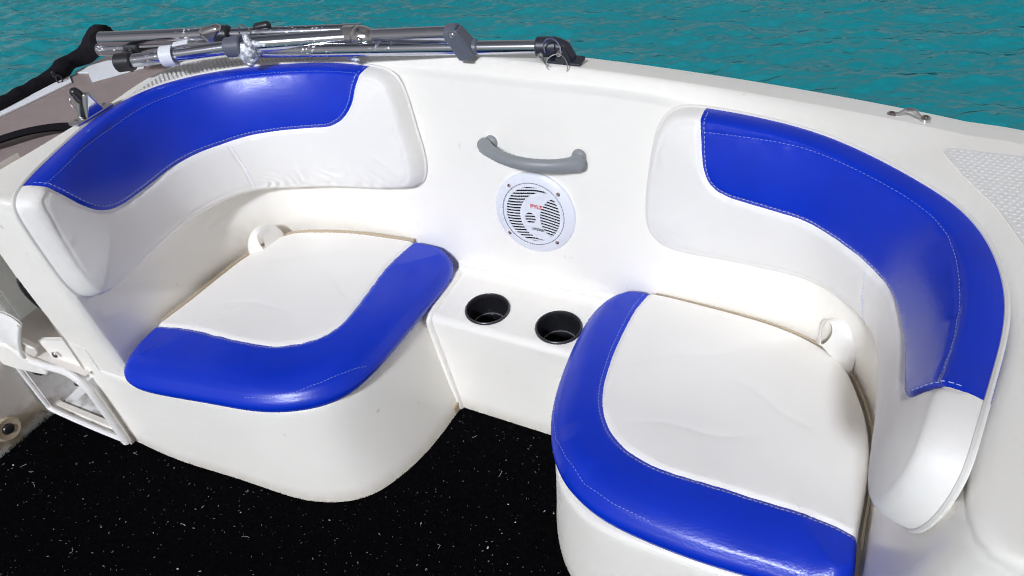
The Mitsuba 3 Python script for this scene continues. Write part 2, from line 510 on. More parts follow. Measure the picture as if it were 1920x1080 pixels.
obj('pocket_frame', tube(curve(ft, 50, 'pchip'), .0095, 14), 'frame_white', boat, label='white tubular frame round the storage pocket')
obj('pocket_frame', tube(curve([(-1.612, .527, .20), (-1.612, .527, .10), (-1.610, .527, .026)], 12), .0055, 10), 'frame_white', boat)
obj('pocket_frame', tube(curve([(-1.610, .527, .022), (-1.48, .527, .017), (-1.345, .527, .020)], 12), .0065, 10), 'frame_white', boat)
for x, z in ((-1.610, .196), (-1.372, .212), (-1.350, .022), (-1.609, .022)):
    obj('screw', screw((x, .517, z), (0, -1, 0), .0055), 'bronze', boat)
# recess above the pocket
rc = grid(np.array([[(x, .64 + .0 * x, z) for x in np.linspace(-1.63, -1.30, 6)] for z in np.linspace(.2, .66, 6)]))
fl2 = grid(np.array([[(x, y, .245) for x in np.linspace(-1.63, -1.33, 6)] for y in np.linspace(.525, .645, 4)]))
sd = grid(np.array([[(-1.352 + .004 * y, y, z) for y in np.linspace(.536, .65, 5)] for z in np.linspace(-.02, .70, 8)]))
obj('recess_liner', cat([rc, fl2, sd]), 'hull_stained', boat, smooth=False)
X, Y, Z = frame((0, -1, 0))
ring = lathe([(.0, .004), (.044, .004), (.048, .010), (.054, .010), (.058, .004), (.058, .0)], 44)
obj('round_vent', place(ring, (-1.560, .636, .315), X, Y, Z), 'black_plastic', boat, label='black round fitting half hidden behind the wall end')
obj('round_vent', place(TM(ring.vertices * .52, ring.faces), (-1.5995, .570, .140), *frame((1, 0, 0), (0, 1, 0))), 'black_plastic', boat, label='black round fitting inside the storage pocket')
fv = []
for i, u in enumerate(np.linspace(0, 1, 14)):
    a = np.array([-1.66 + .215 * u, .545 - .024 * u + .004 * math.sin(u * 9), .376 - .004 * u - .016 * u * u])
    b = np.array([-1.67 + .185 * u, .528 - .018 * u + .005 * math.sin(u * 9 + .6), .285 - .022 * u])
    fv.append([a * (1 - q) + b * q + np.array([0, -.007 * math.sin(q * 3.1), 0]) for q in np.linspace(0, 1, 10)])
fp = np.array(fv)
flap = thing('vinyl_flap', 'creased white vinyl flap with a metal snap, left of the wall end', 'flap')
obj('panel', cat([grid(fp), grid(fp[:, ::-1] + np.array([0, .004, 0]))]), 'canvas_white', flap, smooth=60)
obj('hem', tube(fp[-1] + np.array([0, -.003, 0]), .0045, 8), 'canvas_white', flap)
sx, sy, sz = frame((-.1, -1, .2))
obj('snap', cat([place(lathe([(0, .010), (.006, .009), (.009, .004), (.013, .002), (.013, -.002)], 24), (-1.567, .514, .334), sx, sy, sz)]), 'bronze', flap)
blk = hullpts([((-1.655, .52, .185), .010), ((-1.66, .52, .262), .010), ((-1.555, .52, .262), .010), ((-1.492, .527, .196), .008), ((-1.50, .527, .212), .008), ((-1.57, .52, .190), .008)])
obj('flap_ledge', blk, 'gelcoat', boat, smooth=30, label='white moulded ledge under the vinyl flap')
obj('snap_stud', cat([screw((-1.418, .5335, .268), (0, -1, 0), .0085)]), 'steel', boat)
obj('hull_drain', cat([place(lathe([(.0, -.004), (.012, -.003), (.014, .004), (.026, .006), (.030, .002), (.031, -.003)], 36), (-1.622, .435, .045), *frame((1, 0, .12), (0, 1, 0)))]), 'tan_edge', boat, label='round drain fitting stained brown at the carpet edge')
obj('hull_drain__plug' if False else 'drain_plug', place(lathe([(0, .006), (.010, .005), (.013, .0)], 24), (-1.620, .435, .045), *frame((1, 0, .12), (0, 1, 0))), 'black_plastic', boat)


# nonskid panels on the coaming corners
_tr = np.array(rows)[14:26].reshape(-1, 3)
_tz = LinearNDInterpolator(_tr[:, :2] + 1e-6 * rng.standard_normal((len(_tr), 2)), _tr[:, 2])


def drape(m):
    z = _tz(m.vertices[:, :2])
    m.vertices[:, 2] += np.where(np.isnan(z), np.nanmedian(z), z)
    return m


def nonskid_ribs():
    P = shapely.Polygon([(-1.318, .845), (-1.345, .93), (-1.350, 1.02), (-1.325, 1.065), (-1.255, 1.105), (-1.13, 1.135), (-1.02, 1.146), (-1.09, 1.120), (-1.20, 1.066), (-1.275, .985), (-1.312, .905)])
    parts = [trimesh.creation.extrude_polygon(P.buffer(.004), .0035, engine='earcut')]
    dirv = np.array([-.80, .60])
    for k in np.arange(-60, 60):
        c = np.array([-1.2, 1.02]) + np.array([.60, .80]) * k * .0085
        ln = shapely.LineString([c - dirv * .4, c + dirv * .4]).buffer(.0022, cap_style='flat').intersection(P.buffer(-.004))
        for g in getattr(ln, 'geoms', [ln]):
            if g.geom_type == 'Polygon' and g.area > 1e-5:
                b = trimesh.creation.extrude_polygon(g, .0042, engine='earcut')
                b.apply_translation((0, 0, .0034))
                parts.append(b)
    m = cat(parts)
    m.apply_translation((0, 0, -.0020))
    V, F = trimesh.remesh.subdivide_to_size(m.vertices, m.faces, .03)
    return drape(TM(V, F))


obj('nonskid_panel', nonskid_ribs(), 'nonskid', boat, smooth=False, label='ribbed nonskid panel on the left corner of the coaming')
P = shapely.Polygon([(.118, 1.118), (.31, 1.128), (.325, 1.0), (.325, .80), (.232, .80), (.222, .90), (.19, .985), (.148, 1.055)]).buffer(-.008).buffer(.008)
dots = [trimesh.creation.extrude_polygon(P.buffer(.003), .003, engine='earcut')]
dome = trimesh.creation.icosphere(1, .0029)
dome.vertices[:, 2] *= .30
k = 0
for iy in range(60):
    for ix in range(40):
        x, y = .10 + ix * .0092 + (iy % 2) * .0046, .79 + iy * .0080
        if P.contains(shapely.Point(x, y)):
            d = dome.copy()
            d.apply_translation((x, y, .003))
            dots.append(d)
V, F = trimesh.remesh.subdivide_to_size(dots[0].vertices, dots[0].faces, .03)
m = cat([TM(V, F)] + dots[1:])
m.apply_translation((0, 0, -.0015))
m = drape(m)
obj('nonskid_panel', m, 'nonskid', boat, smooth=30, label='dotted nonskid panel on the right corner of the coaming')


# ------------------------------------------------------------------ pillows: a 2-D outline, rounded edges and a crowned middle in (a, b, h) space
def inward(o):
    d = np.roll(o, -1, 0) - np.roll(o, 1, 0)
    n = np.stack([-d[:, 1], d[:, 0]], 1)
    n /= np.linalg.norm(n, axis=1, keepdims=True)
    for _ in range(3):
        n = (np.roll(n, 1, 0) + n + np.roll(n, -1, 0))
        n /= np.linalg.norm(n, axis=1, keepdims=True)
    return n


def closed_curve(pts, n):
    p = np.asarray(pts, float)
    area = .5 * np.sum(p[:, 0] * np.roll(p[:, 1], -1) - np.roll(p[:, 0], -1) * p[:, 1])
    if area < 0:
        p = p[::-1]
    q = np.vstack([p, p[:1]])
    t = np.r_[0, np.cumsum(np.sqrt(np.linalg.norm(np.diff(q, axis=0), axis=1)))]
    t2 = np.r_[0, np.cumsum(np.linalg.norm(np.diff(q, axis=0), axis=1))]
    f = CubicSpline(t2 * .7 + t * .3 * t2[-1] / t[-1], q, bc_type='periodic')
    w = f(np.linspace(0, f.x[-1], 4000))
    L = np.r_[0, np.cumsum(np.linalg.norm(np.diff(w, axis=0), axis=1))]
    s = np.linspace(0, L[-1], n + 1)[:-1]
    return np.stack([np.interp(s, L, w[:, k]) for k in (0, 1)], 1)


def pillow(pts, n, Rfn, T_, low, seg, crown, edge):
    """Vertices (a, b, h) and faces. Rfn(outline) -> horizontal edge radius per point; T_ edge height; low: part of T_ below the widest line."""
    o = closed_curve(pts, n)
    nin = inward(o)
    R = Rfn(o)[:, None]
    rows = []
    if low > 0:
        for a in np.radians([-75, -50, -25]):
            rows.append(np.c_[o + nin * R * .55 * (1 - math.cos(a)), np.full(n, T_ * low * (1 + math.sin(a)))])
    for a in np.radians(np.linspace(0, 90, 10)):
        rows.append(np.c_[o + nin * R * (1 - math.cos(a)), np.full(n, T_ * (low + (1 - low) * math.sin(a)))])
    e = rows[-1]
    A, B = np.array(seg[0]), np.array(seg[1])
    u = np.clip(((e[:, :2] - A) @ (B - A)) / ((B - A) @ (B - A)), 0, 1)[:, None]
    c = A + u * (B - A)
    m = 22
    for i in range(1, m + 1):
        q = i / m
        rows.append(np.c_[e[:, :2] * (1 - q) + c * q, np.full(n, T_)])
    M = grid(np.array(rows), True)
    V, F = trimesh.remesh.subdivide_to_size(M.vertices, M.faces, edge, max_iter=6)
    M = TM(V, F)
    M.merge_vertices(digits_vertex=7)
    V, F = np.array(M.vertices), np.array(M.faces)
    keep = np.linalg.norm(np.cross(V[F[:, 1]] - V[F[:, 0]], V[F[:, 2]] - V[F[:, 0]]), axis=1) > 1e-12
    F = F[keep]
    poly = shapely.Polygon(o)
    d = shapely.distance(shapely.points(V[:, :2]), poly.exterior)
    topm = V[:, 2] > T_ * (low + .3)
    ql = np.clip(d / crown[1], 0, 1)
    V[:, 2] += np.where(topm, crown[0] * (1 - (1 - ql) ** 2), 0)
    return V, F, o


def region_field(V, seam, closing):
    P = shapely.Polygon(list(seam) + list(closing))
    pts = shapely.points(V[:, :2])
    d = shapely.distance(pts, shapely.LineString(seam))
    return np.where(shapely.contains(P, pts), d, -d)


def groove(V, line, depth, w, hmin=0.0):
    d = shapely.distance(shapely.points(V[:, :2]), shapely.LineString(line))
    on = np.clip((V[:, 2] - hmin) / .01, 0, 1)
    V[:, 2] -= depth * np.exp(-(d / w) ** 2) * on
    # the seam pulls the vinyl into small uneven puckers
    V[:, 2] += .0016 * (meshkit.noise(np.c_[V[:, :2] * 62, V[:, :1] * 0], 21) - .5) * np.exp(-(d / .016) ** 2) * np.exp(-(np.maximum(w - .004, 0) / .002) ** 2) * on


def sampler(V, T_, low):
    m = V[:, 2] > T_ * (low + .15)
    f = LinearNDInterpolator(V[m, :2], V[m, 2])
    return f


def stitches(line, samp, mp, dash=.0046, gap=.0030, r=.0005, lift=.0004):
    ls = shapely.LineString(line)
    q = np.array([ls.interpolate(v).coords[0] for v in np.arange(0, ls.length, .0007)])
    h = samp(q)
    q, h = q[~np.isnan(h)], h[~np.isnan(h)]
    P3 = mp(np.c_[q, h + lift])
    L = np.r_[0, np.cumsum(np.linalg.norm(np.diff(P3, axis=0), axis=1))]
    ms, v = [], .001
    while v + dash < L[-1]:
        k = [int(np.searchsorted(L, v + dash * e)) for e in (0, .5, 1)]
        if k[0] < k[1] < k[2]:
            ms.append(tube(P3[k], r, 5, caps=False))
        v += dash + gap
    return cat(ms)


def offset(line, d):
    return list(np.array(shapely.LineString(line).offset_curve(d).coords))


# ---- seat cushions
def seat_cushion(outl, seam, closing, z0, mp_c, front, label, ext_seams, loop, back_strip):
    t = thing('seat_cushion', label, 'seat cushion', 'blue and white seat cushions of the boat')
    T_, low = .062, .42

    def Rfn(o):
        f = np.array([front(x, y) for x, y in o])
        k = np.ones(15) / 15
        f = np.convolve(np.r_[f[-7:], f, f[:7]], k, 'valid')
        return .011 + .056 * f

    V, F, o = pillow(outl, 300, Rfn, T_, low, mp_c, (.012, .16), .0065)
    tm_ = V[:, 2] > T_ * .9
    V[:, 2] += .0030 * (meshkit.noise(np.c_[V[:, :2] * 11, V[:, :1] * 0], 4) - .5) * tm_
    # sat-in hollow and a few long shallow creases
    ctr = (np.array(mp_c[0]) + np.array(mp_c[1])) / 2
    V[:, 2] -= .007 * np.exp(-((np.linalg.norm(V[:, :2] - ctr, axis=1)) / .13) ** 2) * tm_
    for (cx, cy, an, ln_) in ((-.06, .10, .5, .10), (.08, .04, -.4, .07), (-.02, -.06, .2, .09)):
        u = (V[:, 0] - ctr[0] - cx) * math.cos(an) + (V[:, 1] - ctr[1] - cy) * math.sin(an)
        w_ = -(V[:, 0] - ctr[0] - cx) * math.sin(an) + (V[:, 1] - ctr[1] - cy) * math.cos(an) + .006 * np.sin(u * 40)
        V[:, 2] -= .0011 * np.exp(-(w_ / .0055) ** 2) * np.exp(-(u / ln_) ** 2) * tm_
    groove(V, seam, .0045, .0042, .04)
    fld = region_field(V, seam, closing)
    mp = lambda P: np.c_[P[:, :2], P[:, 2] + z0]
    Vw, Fw = clip(V, F, fld)
    Vb, Fb = clip(V, F, -fld)
    obj('top_panel', TM(mp(Vw), Fw), 'vinyl_white', t, smooth=True, label='white centre panel')
    obj('bolster', TM(mp(Vb), Fb), 'vinyl_blue', t, smooth=True, label='blue rolled front edge')
    sm = sampler(V, T_, low)
    side = -1 if shapely.Polygon(list(seam) + list(closing)).exterior.is_ccw else 1
    obj('stitching', stitches(offset(seam, .0065 * side), sm, mp), 'thread_pale', t, smooth=False, kind='stuff')
    for e in ext_seams:
        obj('stitching', stitches(e, sm, mp, .0036, .0030, .00055), 'thread_pale', t, smooth=False, kind='stuff')
    ob = o - .0035 * inward(o)
    bk = np.array([p for p in np.roll(ob, -int(np.argmin(o[:, 1])), 0) if p[1] > .655 and not front(*p) and (p[0] < -.84 or p[0] > -.29)])
    obj('back_strip', tube(np.c_[bk, np.full(len(bk), z0 + .0545)], back_strip, 8), 'tan_edge', t, label='tan strip along the back edge')  # thin tan tube following the back edge of the cushion
    # pull loop: a folded strip standing on edge behind the cushion
    a, b, zb, lsc, slit = loop
    a, b = np.array(a), np.array(b)
    ax = (b - a) / np.linalg.norm(b - a)
    nn = np.array([-ax[1], ax[0]])
    if nn[1] < 0:
        nn = -nn
    c0 = (a + b) / 2
    Wd = np.linalg.norm(b - a)
    rows_ = []
    for k in np.linspace(0, 1, 8):
        row = []
        for q in np.linspace(0, 1, 44):
            fx = -.0150 * slit * math.sin(2 * math.pi * q) * abs(math.sin(math.pi * q)) ** .8 * 1.3 - .010
            fz = .002 + .050 * (1 - math.cos(2 * math.pi * q)) / 2
            bx = -.68 * Wd * math.cos(math.pi * q) + .006
            bz = -.020 + .078 * abs(math.sin(math.pi * q)) ** .75
            e = k ** .8
            x, z = fx * (1 - e) + bx * e, fz * (1 - e) + bz * e
            row.append(np.r_[c0 + ax * x * lsc + nn * (-.020 + .018 * k + .10 * z), zb + .004 + z * 1.1 * lsc])
        rows_.append(row)
    lp_ = np.array(rows_)
    obj('pull_loop', cat([grid(lp_), grid(lp_[:, ::-1] + np.r_[nn * .0015, -.0015])]), 'loop_vinyl', t, smooth=60, label='white vinyl pull loop behind the cushion')
    obj('loop_hem', tube(lp_[0], .0009, 6, caps=False), 'loop_vinyl', t)
    return t


L_OUT = [(-.80, 1.066), (-.85, 1.064), (-.914, 1.058), (-.994, 1.046), (-1.069, 1.026), (-1.135, .995), (-1.170, .935), (-1.187, .85), (-1.196, .714), (-1.205, .63), (-1.206, .57), (-1.195, .535), (-1.165, .519), (-1.12, .518), (-1.07, .525), (-.972, .542), (-.883, .559), (-.809, .590), (-.751, .644), (-.726, .745), (-.722, .85), (-.720, .95), (-.724, 1.02), (-.742, 1.055)]
L_SEAM = [(-1.30, .628), (-1.198, .640), (-1.136, .649), (-1.003, .659), (-.922, .673), (-.876, .697), (-.842, .735), (-.828, .786), (-.834, .876), (-.840, .96), (-.838, 1.03), (-.826, 1.12)]
L_SEAM = [tuple(x) for x in curve(L_SEAM, 160, 'pchip')]
R_OUT = [(-.335, 1.066), (-.37, 1.05), (-.392, 1.01), (-.397, .95), (-.395, .89), (-.387, .817), (-.372, .744), (-.349, .688), (-.313, .637), (-.241, .592), (-.161, .577), (-.05, .575), (.05, .580), (.105, .586), (.124, .605), (.127, .66), (.128, .739), (.127, .819), (.115, .893), (.092, .956), (.061, 1.009), (.013, 1.040), (-.064, 1.062), (-.184, 1.071), (-.29, 1.072)]
R_SEAM = [(.22, .66), (.119, .672), (.073, .677), (-.031, .676), (-.15, .674), (-.213, .687), (-.254, .714), (-.285, .762), (-.301, .82), (-.309, .914), (-.308, 1.0), (-.299, 1.067), (-.292, 1.13)]
R_SEAM = [tuple(x) for x in curve(R_SEAM, 160, 'pchip')]


def frontL(x, y):
    return 1.0 if (y < .60 or x > -.80) and not (y > 1.045) and not x < -1.2 else (.35 if y <= 1.045 and x < -1.19 and y < .6 else 0.0)


def frontR(x, y):
    return 1.0 if (y < .63 or x < -.33) and y < 1.04 and x < .11 else 0.0


seat_cushion(L_OUT, L_SEAM, [(-.82, 1.4), (-1.6, 1.4), (-1.6, .62)], .268, ((-1.03, .80), (-.93, .85)), frontL,
             'blue edged white seat cushion on the left seat base, beside the storage pocket',
             [[(-.905, .563), (-.86, .577), (-.815, .605), (-.782, .640), (-.757, .676), (-.735, .715)]],
             ((-1.180, .902), (-1.148, .974), .318, .85, .5), .0050)
seat_cushion(R_OUT, R_SEAM, [(-.28, 1.4), (.6, 1.4), (.6, .66)], .268, ((-.18, .85), (-.05, .80)), frontR,
             'blue edged white seat cushion on the right seat base, nearest the camera',
             [[(-.384, .80), (-.362, .728), (-.338, .684), (-.306, .650), (-.262, .617), (-.21, .600), (-.15, .592)]],
             ((.020, 1.050), (.068, 1.006), .335, 1.0, .85), .0018)

# ---- back cushions, wrapped on the wall
L_BACK = [(.002, .655), (.010, .688), (.05, .699), (.12, .699), (.2, .698), (.3, .697), (.4, .697), (.5, .697), (.6, .698), (.7, .699), (.79, .698), (.838, .686), (.860, .637), (.873, .573), (.883, .506), (.870, .468), (.828, .452), (.745, .441), (.65, .437), (.56, .436), (.465, .446), (.362, .451), (.214, .455), (.09, .457), (.05, .462), (.026, .475), (.012, .503), (.004, .57)]
L_BLUE = [(.012, .76), (.028, .715), (.05, .683), (.086, .628), (.110, .602), (.140, .584), (.179, .573), (.287, .563), (.431, .566), (.529, .575), (.618, .579), (.690, .584), (.722, .596), (.745, .615), (.760, .638), (.768, .665), (.780, .692), (.80, .73), (.81, .76)]
L_RIDGE = [(.048, .690), (.16, .684), (.295, .673), (.389, .672), (.483, .682), (.552, .687), (.627, .688), (.774, .691)]
R_BACK = [(1.50, .700), (1.45, .692), (1.409, .66), (1.38, .602), (1.362, .52), (1.367, .472), (1.394, .444), (1.484, .438), (1.58, .450), (1.66, .462), (1.75, .470), (1.85, .474), (1.93, .477), (2.02, .483), (2.12, .499), (2.19, .521), (2.245, .553), (2.274, .60), (2.280, .645), (2.264, .688), (2.22, .706), (2.12, .703), (2.0, .700), (1.9, .699), (1.8, .699), (1.7, .700), (1.6, .701)]
R_BLUE = [(1.490, .78), (1.494, .73), (1.493, .671), (1.495, .62), (1.503, .598), (1.520, .585), (1.549, .580), (1.612, .581), (1.692, .585), (1.765, .583), (1.848, .576), (1.927, .579), (2.004, .591), (2.105, .618), (2.145, .636), (2.160, .650), (2.166, .672), (2.172, .70), (2.176, .74), (2.18, .78)]
R_RIDGE = [(1.494, .673), (1.559, .679), (1.637, .685), (1.719, .688), (1.784, .689), (1.839, .688), (1.889, .686), (1.94, .683), (2.002, .681), (2.094, .686), (2.164, .690)]


def wmap(P):
    return wallp(P[:, 0], P[:, 1]) + P[:, 2:3] * walln(P[:, 0], P[:, 1])


def back_cushion(outl, blue, ridge, seg, label, vseam, wrinkle):
    t = thing('back_cushion', label, 'back cushion', 'blue and white back cushions of the boat')
    T_ = .040
    blue = [tuple(x) for x in curve(blue, 220, 'pchip')]
    ridge = [tuple(x) for x in curve(ridge, 120, 'pchip')]

    def Rfn(o):
        f = np.clip((o[:, 1] - .66) / .03, 0, 1)
        f = np.convolve(np.r_[f[-10:], f, f[:10]], np.ones(21) / 21, 'valid')
        return .017 - .004 * f

    V, F, o = pillow(outl, 420, Rfn, T_, 0.0, seg, (.021, .115), .0065)
    hm = V[:, 2] > .02
    V[:, 2] += np.where(hm, .003 * (meshkit.noise(np.c_[V[:, 0] * 9, V[:, 1] * 12, V[:, 0] * 0], 9) - .5), 0)
    # soft puckers under the blue edge
    for s0, s1 in wrinkle:
        w = np.clip((V[:, 0] - s0) / .04, 0, 1) * np.clip((s1 - V[:, 0]) / .04, 0, 1)
        w = w * np.exp(-((V[:, 1] - .470) / .022) ** 2) * hm
        V[:, 2] += .0022 * w * np.sin(V[:, 0] * 210 + 18 * meshkit.noise(np.c_[V[:, 0] * 18, V[:, 1] * 30, V[:, 0] * 0], 2))
    groove(V, blue, .0050, .0048, .02)
    groove(V, ridge, .0016, .0028, .02)
    groove(V, vseam, .0014, .0026, .02)
    close = [(blue[-1][0], 1.2), (blue[0][0], 1.2)]
    fld = region_field(V, blue, close)
    ring = list(shapely.Polygon(o).buffer(-.019).exterior.coords)
    W0 = V.copy()
    groove(W0, ring, .0014, .0026, .02)
    V[:, 2] += (W0[:, 2] - V[:, 2]) * np.clip((-fld - .002) / .01, 0, 1) * (1 - .7 * np.clip((V[:, 0] - 1.95) / .1, 0, 1))
    Vb, Fb = clip(V, F, fld)
    Vw, Fw = clip(V, F, -fld)
    obj('white_panel', TM(wmap(Vw), Fw), 'vinyl_white', t, smooth=True, label='white lower panel')
    obj('blue_panel', TM(wmap(Vb), Fb), 'vinyl_blue', t, smooth=True, label='blue upper panel')
    sm = sampler(V, T_, 0.0)
    side = 1 if shapely.Polygon(list(blue) + close).exterior.is_ccw else -1
    obj('stitching', stitches([p for p in offset(blue, .0065 * side)], sm, wmap, .0046, .0030, .0005), 'thread_white', t, smooth=False, kind='stuff')
    obj('stitching', stitches(ridge, sm, wmap, .0036, .0034, .00045), 'thread_pale', t, smooth=False, kind='stuff')
    obj('stitching', stitches(offset(vseam, .006), sm, wmap, .0036, .0034, .0005), 'thread_white', t, smooth=False, kind='stuff')
    # piping bead where the cushion meets the wall
    oo = np.vstack([o, o[:1]])
    pp = wmap(np.c_[oo, np.full(len(oo), .004)])
    obj('piping', tube(pp, .0036, 7, caps=False), 'piping', t)
    return t


back_cushion(L_BACK, L_BLUE, L_RIDGE, ((.14, .57), (.74, .57)), 'curved white back cushion with a glossy blue upper panel, in the left corner', [(.461, .56), (.466, .51), (.460, .455)], [(.47, .84)])
back_cushion(R_BACK, R_BLUE, R_RIDGE, ((1.50, .57), (2.12, .56)), 'curved white back cushion with a blue upper panel, in the right corner', [(1.804, .571), (1.818, .52), (1.829, .470)], [(1.42, 1.46)])

# ------------------------------------------------------------------ fittings on the wall
WN = np.array([0, -.9867, .1623])
WX = np.array([1.0, 0, 0])
WV = np.array([0, .1623, .9867])


def wall_at(x, z):
    return np.array([x, (1.2207 + .1623 * (z - 1.3)) / .9867, z])


# grab handle
h = thing('grab_handle', 'curved grey grab handle on the wall above the speaker', 'handle')
hp, hr = [], []
for q in np.linspace(0, 1, 48):
    x = -.656 + .208 * q
    o = .003 + .052 * math.sin(math.pi * q) ** .6
    hp.append(wall_at(x, .576 - .004 * q - .004 * math.sin(math.pi * q)) + WN * o)
    e = min(q, 1 - q)
    hr.append(.0112 + .0036 * math.exp(-(e / .10) ** 2) - .010 * math.exp(-(e / .012) ** 2))
obj('grip', tube(np.array(hp), np.array(hr), 20, flat=1.12), 'grey_rubber', h, smooth=True)
for x in (-.644, -.460):
    obj('foot', place(lathe([(0, .007), (.008, .007), (.012, .005), (.0138, .002), (.0142, -.002)], 30), wall_at(x, .578), WX, WV, WN), 'grey_rubber', h)

# speaker
sp = thing('speaker', 'round white marine speaker with slatted grille set in the wall', 'speaker')
so = wall_at(-.549, .446)
a_ = .0525
flange = [(.066, .009), (.068, .0105), (.074, .0095), (.083, .0068), (.0868, .0035), (.0872, -.002)]
obj('flange', place(lathe(flange, 72), so, WX, WV, WN), 'white_plastic', sp)
obj('cone', place(lathe([(0.0, .0030), (.067, .0030)], 48), so, WX, WV, WN), 'speaker_back', sp)


def disc(c, r):
    return shapely.Point(c).buffer(r, 48)


G = disc((0, 0), 1.27)
inner = disc((0, 0), 1.14)
left = inner.difference(disc((.46, -.02), .96)).difference(shapely.box(.66, -2, 2, 2))
right = inner.intersection(disc((1.25, -.02), .96))
cap = disc((-.09, -.145), .235)
slots = []
for k in range(-14, 15):
    v0 = k * .118
    xs = np.linspace(-1.3, 1.3, 60)
    ys = v0 + .075 * np.sin(xs * 2.3 + .9) - .03 * np.abs(xs)
    slots.append(shapely.LineString(np.c_[xs, ys]).buffer(.034, cap_style='flat'))
slots = shapely.union_all(slots)
solid = G.difference(slots.intersection(shapely.union_all([left.buffer(-.02), right.buffer(-.02), cap.buffer(-.01)])))
gm = [trimesh.creation.extrude_polygon(shapely.affinity.scale(g, a_, a_, origin=(0, 0)), .0016, engine='earcut') for g in getattr(solid, 'geoms', [solid])]
gm = cat(gm)
rr = np.hypot(gm.vertices[:, 0], gm.vertices[:, 1])
gm.vertices[:, 2] += .0079 + .0035 * (1 - (rr / .067) ** 2)
obj('grille', place(gm, so, WX, WV, WN), 'white_plastic', sp, smooth=False)
for c, r in (((-.09, -.145), .25), ((0, 0), 1.275)):
    cc = np.array([(c[0] * a_ + r * a_ * math.cos(t), c[1] * a_ + r * a_ * math.sin(t)) for t in np.linspace(0, 2 * math.pi, 60)])
    zz = .0100 + .0035 * (1 - ((cc ** 2).sum(1) ** .5 / .067) ** 2)
    obj('trim_ring', tube(so + cc[:, :1] * WX + cc[:, 1:] * WV + zz[:, None] * WN, .0007, 6, caps=False), 'slate_plastic' if r > 1 else 'white_plastic', sp)
for i in range(4):
    t = math.radians(45 + 90 * i)
    obj('screw', screw(so + .0742 * (math.cos(t) * WX + math.sin(t) * WV) + .0088 * WN, WN, .0042), 'bronze', sp)
for txt, u, v, hgt, mk in (('PYLE', -.10, .30, .0078, 'red_print'), ('HYDRA', .0, -.62, .0052, 'black_print')):
    tm = meshkit.text_mesh(txt, hgt, .0005, bold=True)
    obj('lettering', place(tm, so + u * a_ * WX + v * a_ * WV + .0131 * WN, WX, WV, WN), mk, sp, smooth=False, label=('red' if mk[0] == 'r' else 'black') + ' lettering ' + txt)
tm = meshkit.text_mesh('®', .0034, .0005)
obj('lettering', place(tm, so + (.315) * a_ * WX + .395 * a_ * WV + .0130 * WN, WX, WV, WN), 'red_print', sp, smooth=False)

# cup holders
for (x, y), lb in zip(CUPS, ('black recessed cup holder nearer the left seat', 'black recessed cup holder beside the right seat cushion')):
    c = thing('cup_holder', lb, 'cup holder', 'cup holders in the console')
    X, Y, Z = frame((0, 0, 1))
    obj('rim', place(lathe([(.0425, -.004), (.0425, .001), (.0440, .0034), (.0460, .0038), (.0475, .0022), (.0480, .0)], 64), (x, y, .2715), X, Y, Z), 'black_plastic', c)
    cc = np.array([(x + .0365 * math.cos(v), y + .0365 * math.sin(v), .2715 - .0450) for v in np.linspace(0, 2 * math.pi, 50)])
    obj('highlight_ring', tube(cc, .0011, 7, caps=False), 'ledge', c)  # lighter ring added as a painted highlight on the cup step
    obj('cup', place(lathe([(.0428, 0.0), (.0415, -.02), (.0400, -.0425), (.0385, -.0455), (.0345, -.0460), (.0335, -.0475), (.0325, -.072), (.030, -.0745), (.012, -.0745), (0, -.0745)], 64), (x, y, .2715), X, Y, Z), 'black_cup', c)

# ------------------------------------------------------------------ folded bimini frame
bf = thing('bimini_frame', 'folded metal bimini frame of several tubes lying along the stern rim', 'frame')
A = np.array


def rod(p, q, r, n=16, sag=0.0):
    p, q = A(p, float), A(q, float)
    t = np.linspace(0, 1, n)[:, None]
    P = p * (1 - t) + q * t
    P[:, 2] -= sag * np.sin(np.pi * t[:, 0])
    return tube(P, r, 20)


K1 = A([-1.130, 1.047, .757])
K2 = A([-.937, 1.143, .752])
BT = A([-.712, 1.152, .776])
obj('tube', rod((-1.500, 1.000, .752), (-1.235, 1.088, .752), .0155), 'aluminium', bf)
obj('tube', rod((-1.235, 1.092, .750), (-.955, 1.190, .747), .0125), 'aluminium', bf)
obj('tube', rod((-1.520, .998, .728), (-1.230, 1.096, .733), .0130), 'aluminium', bf)
obj('tube', rod((-1.372, .937, .742), K1, .0135), 'aluminium', bf)
obj('tube', rod(K1, K2, .0165), 'aluminium', bf)
obj('tube', rod(K2, BT + A([-.012, -.002, 0]), .0140), 'aluminium', bf)
obj('tube', rod((-1.120, 1.066, .737), (-.545, 1.194, .750), .0128), 'aluminium', bf)


def sleeve(p, q, r0, r1, mk, name, bevel=.003):
    p, q = A(p, float), A(q, float)
    d = (q - p)
    L = np.linalg.norm(d)
    pr = [(0, -bevel * .2), (r0 - bevel, 0), (r0, bevel), (r1, L - bevel), (r1 - bevel, L), (0, L + bevel * .2)]
    X, Y, Z = frame(d, (0, 0, 1))
    return obj(name, place(lathe(pr, 28), p, X, Y, Z), mk, bf)


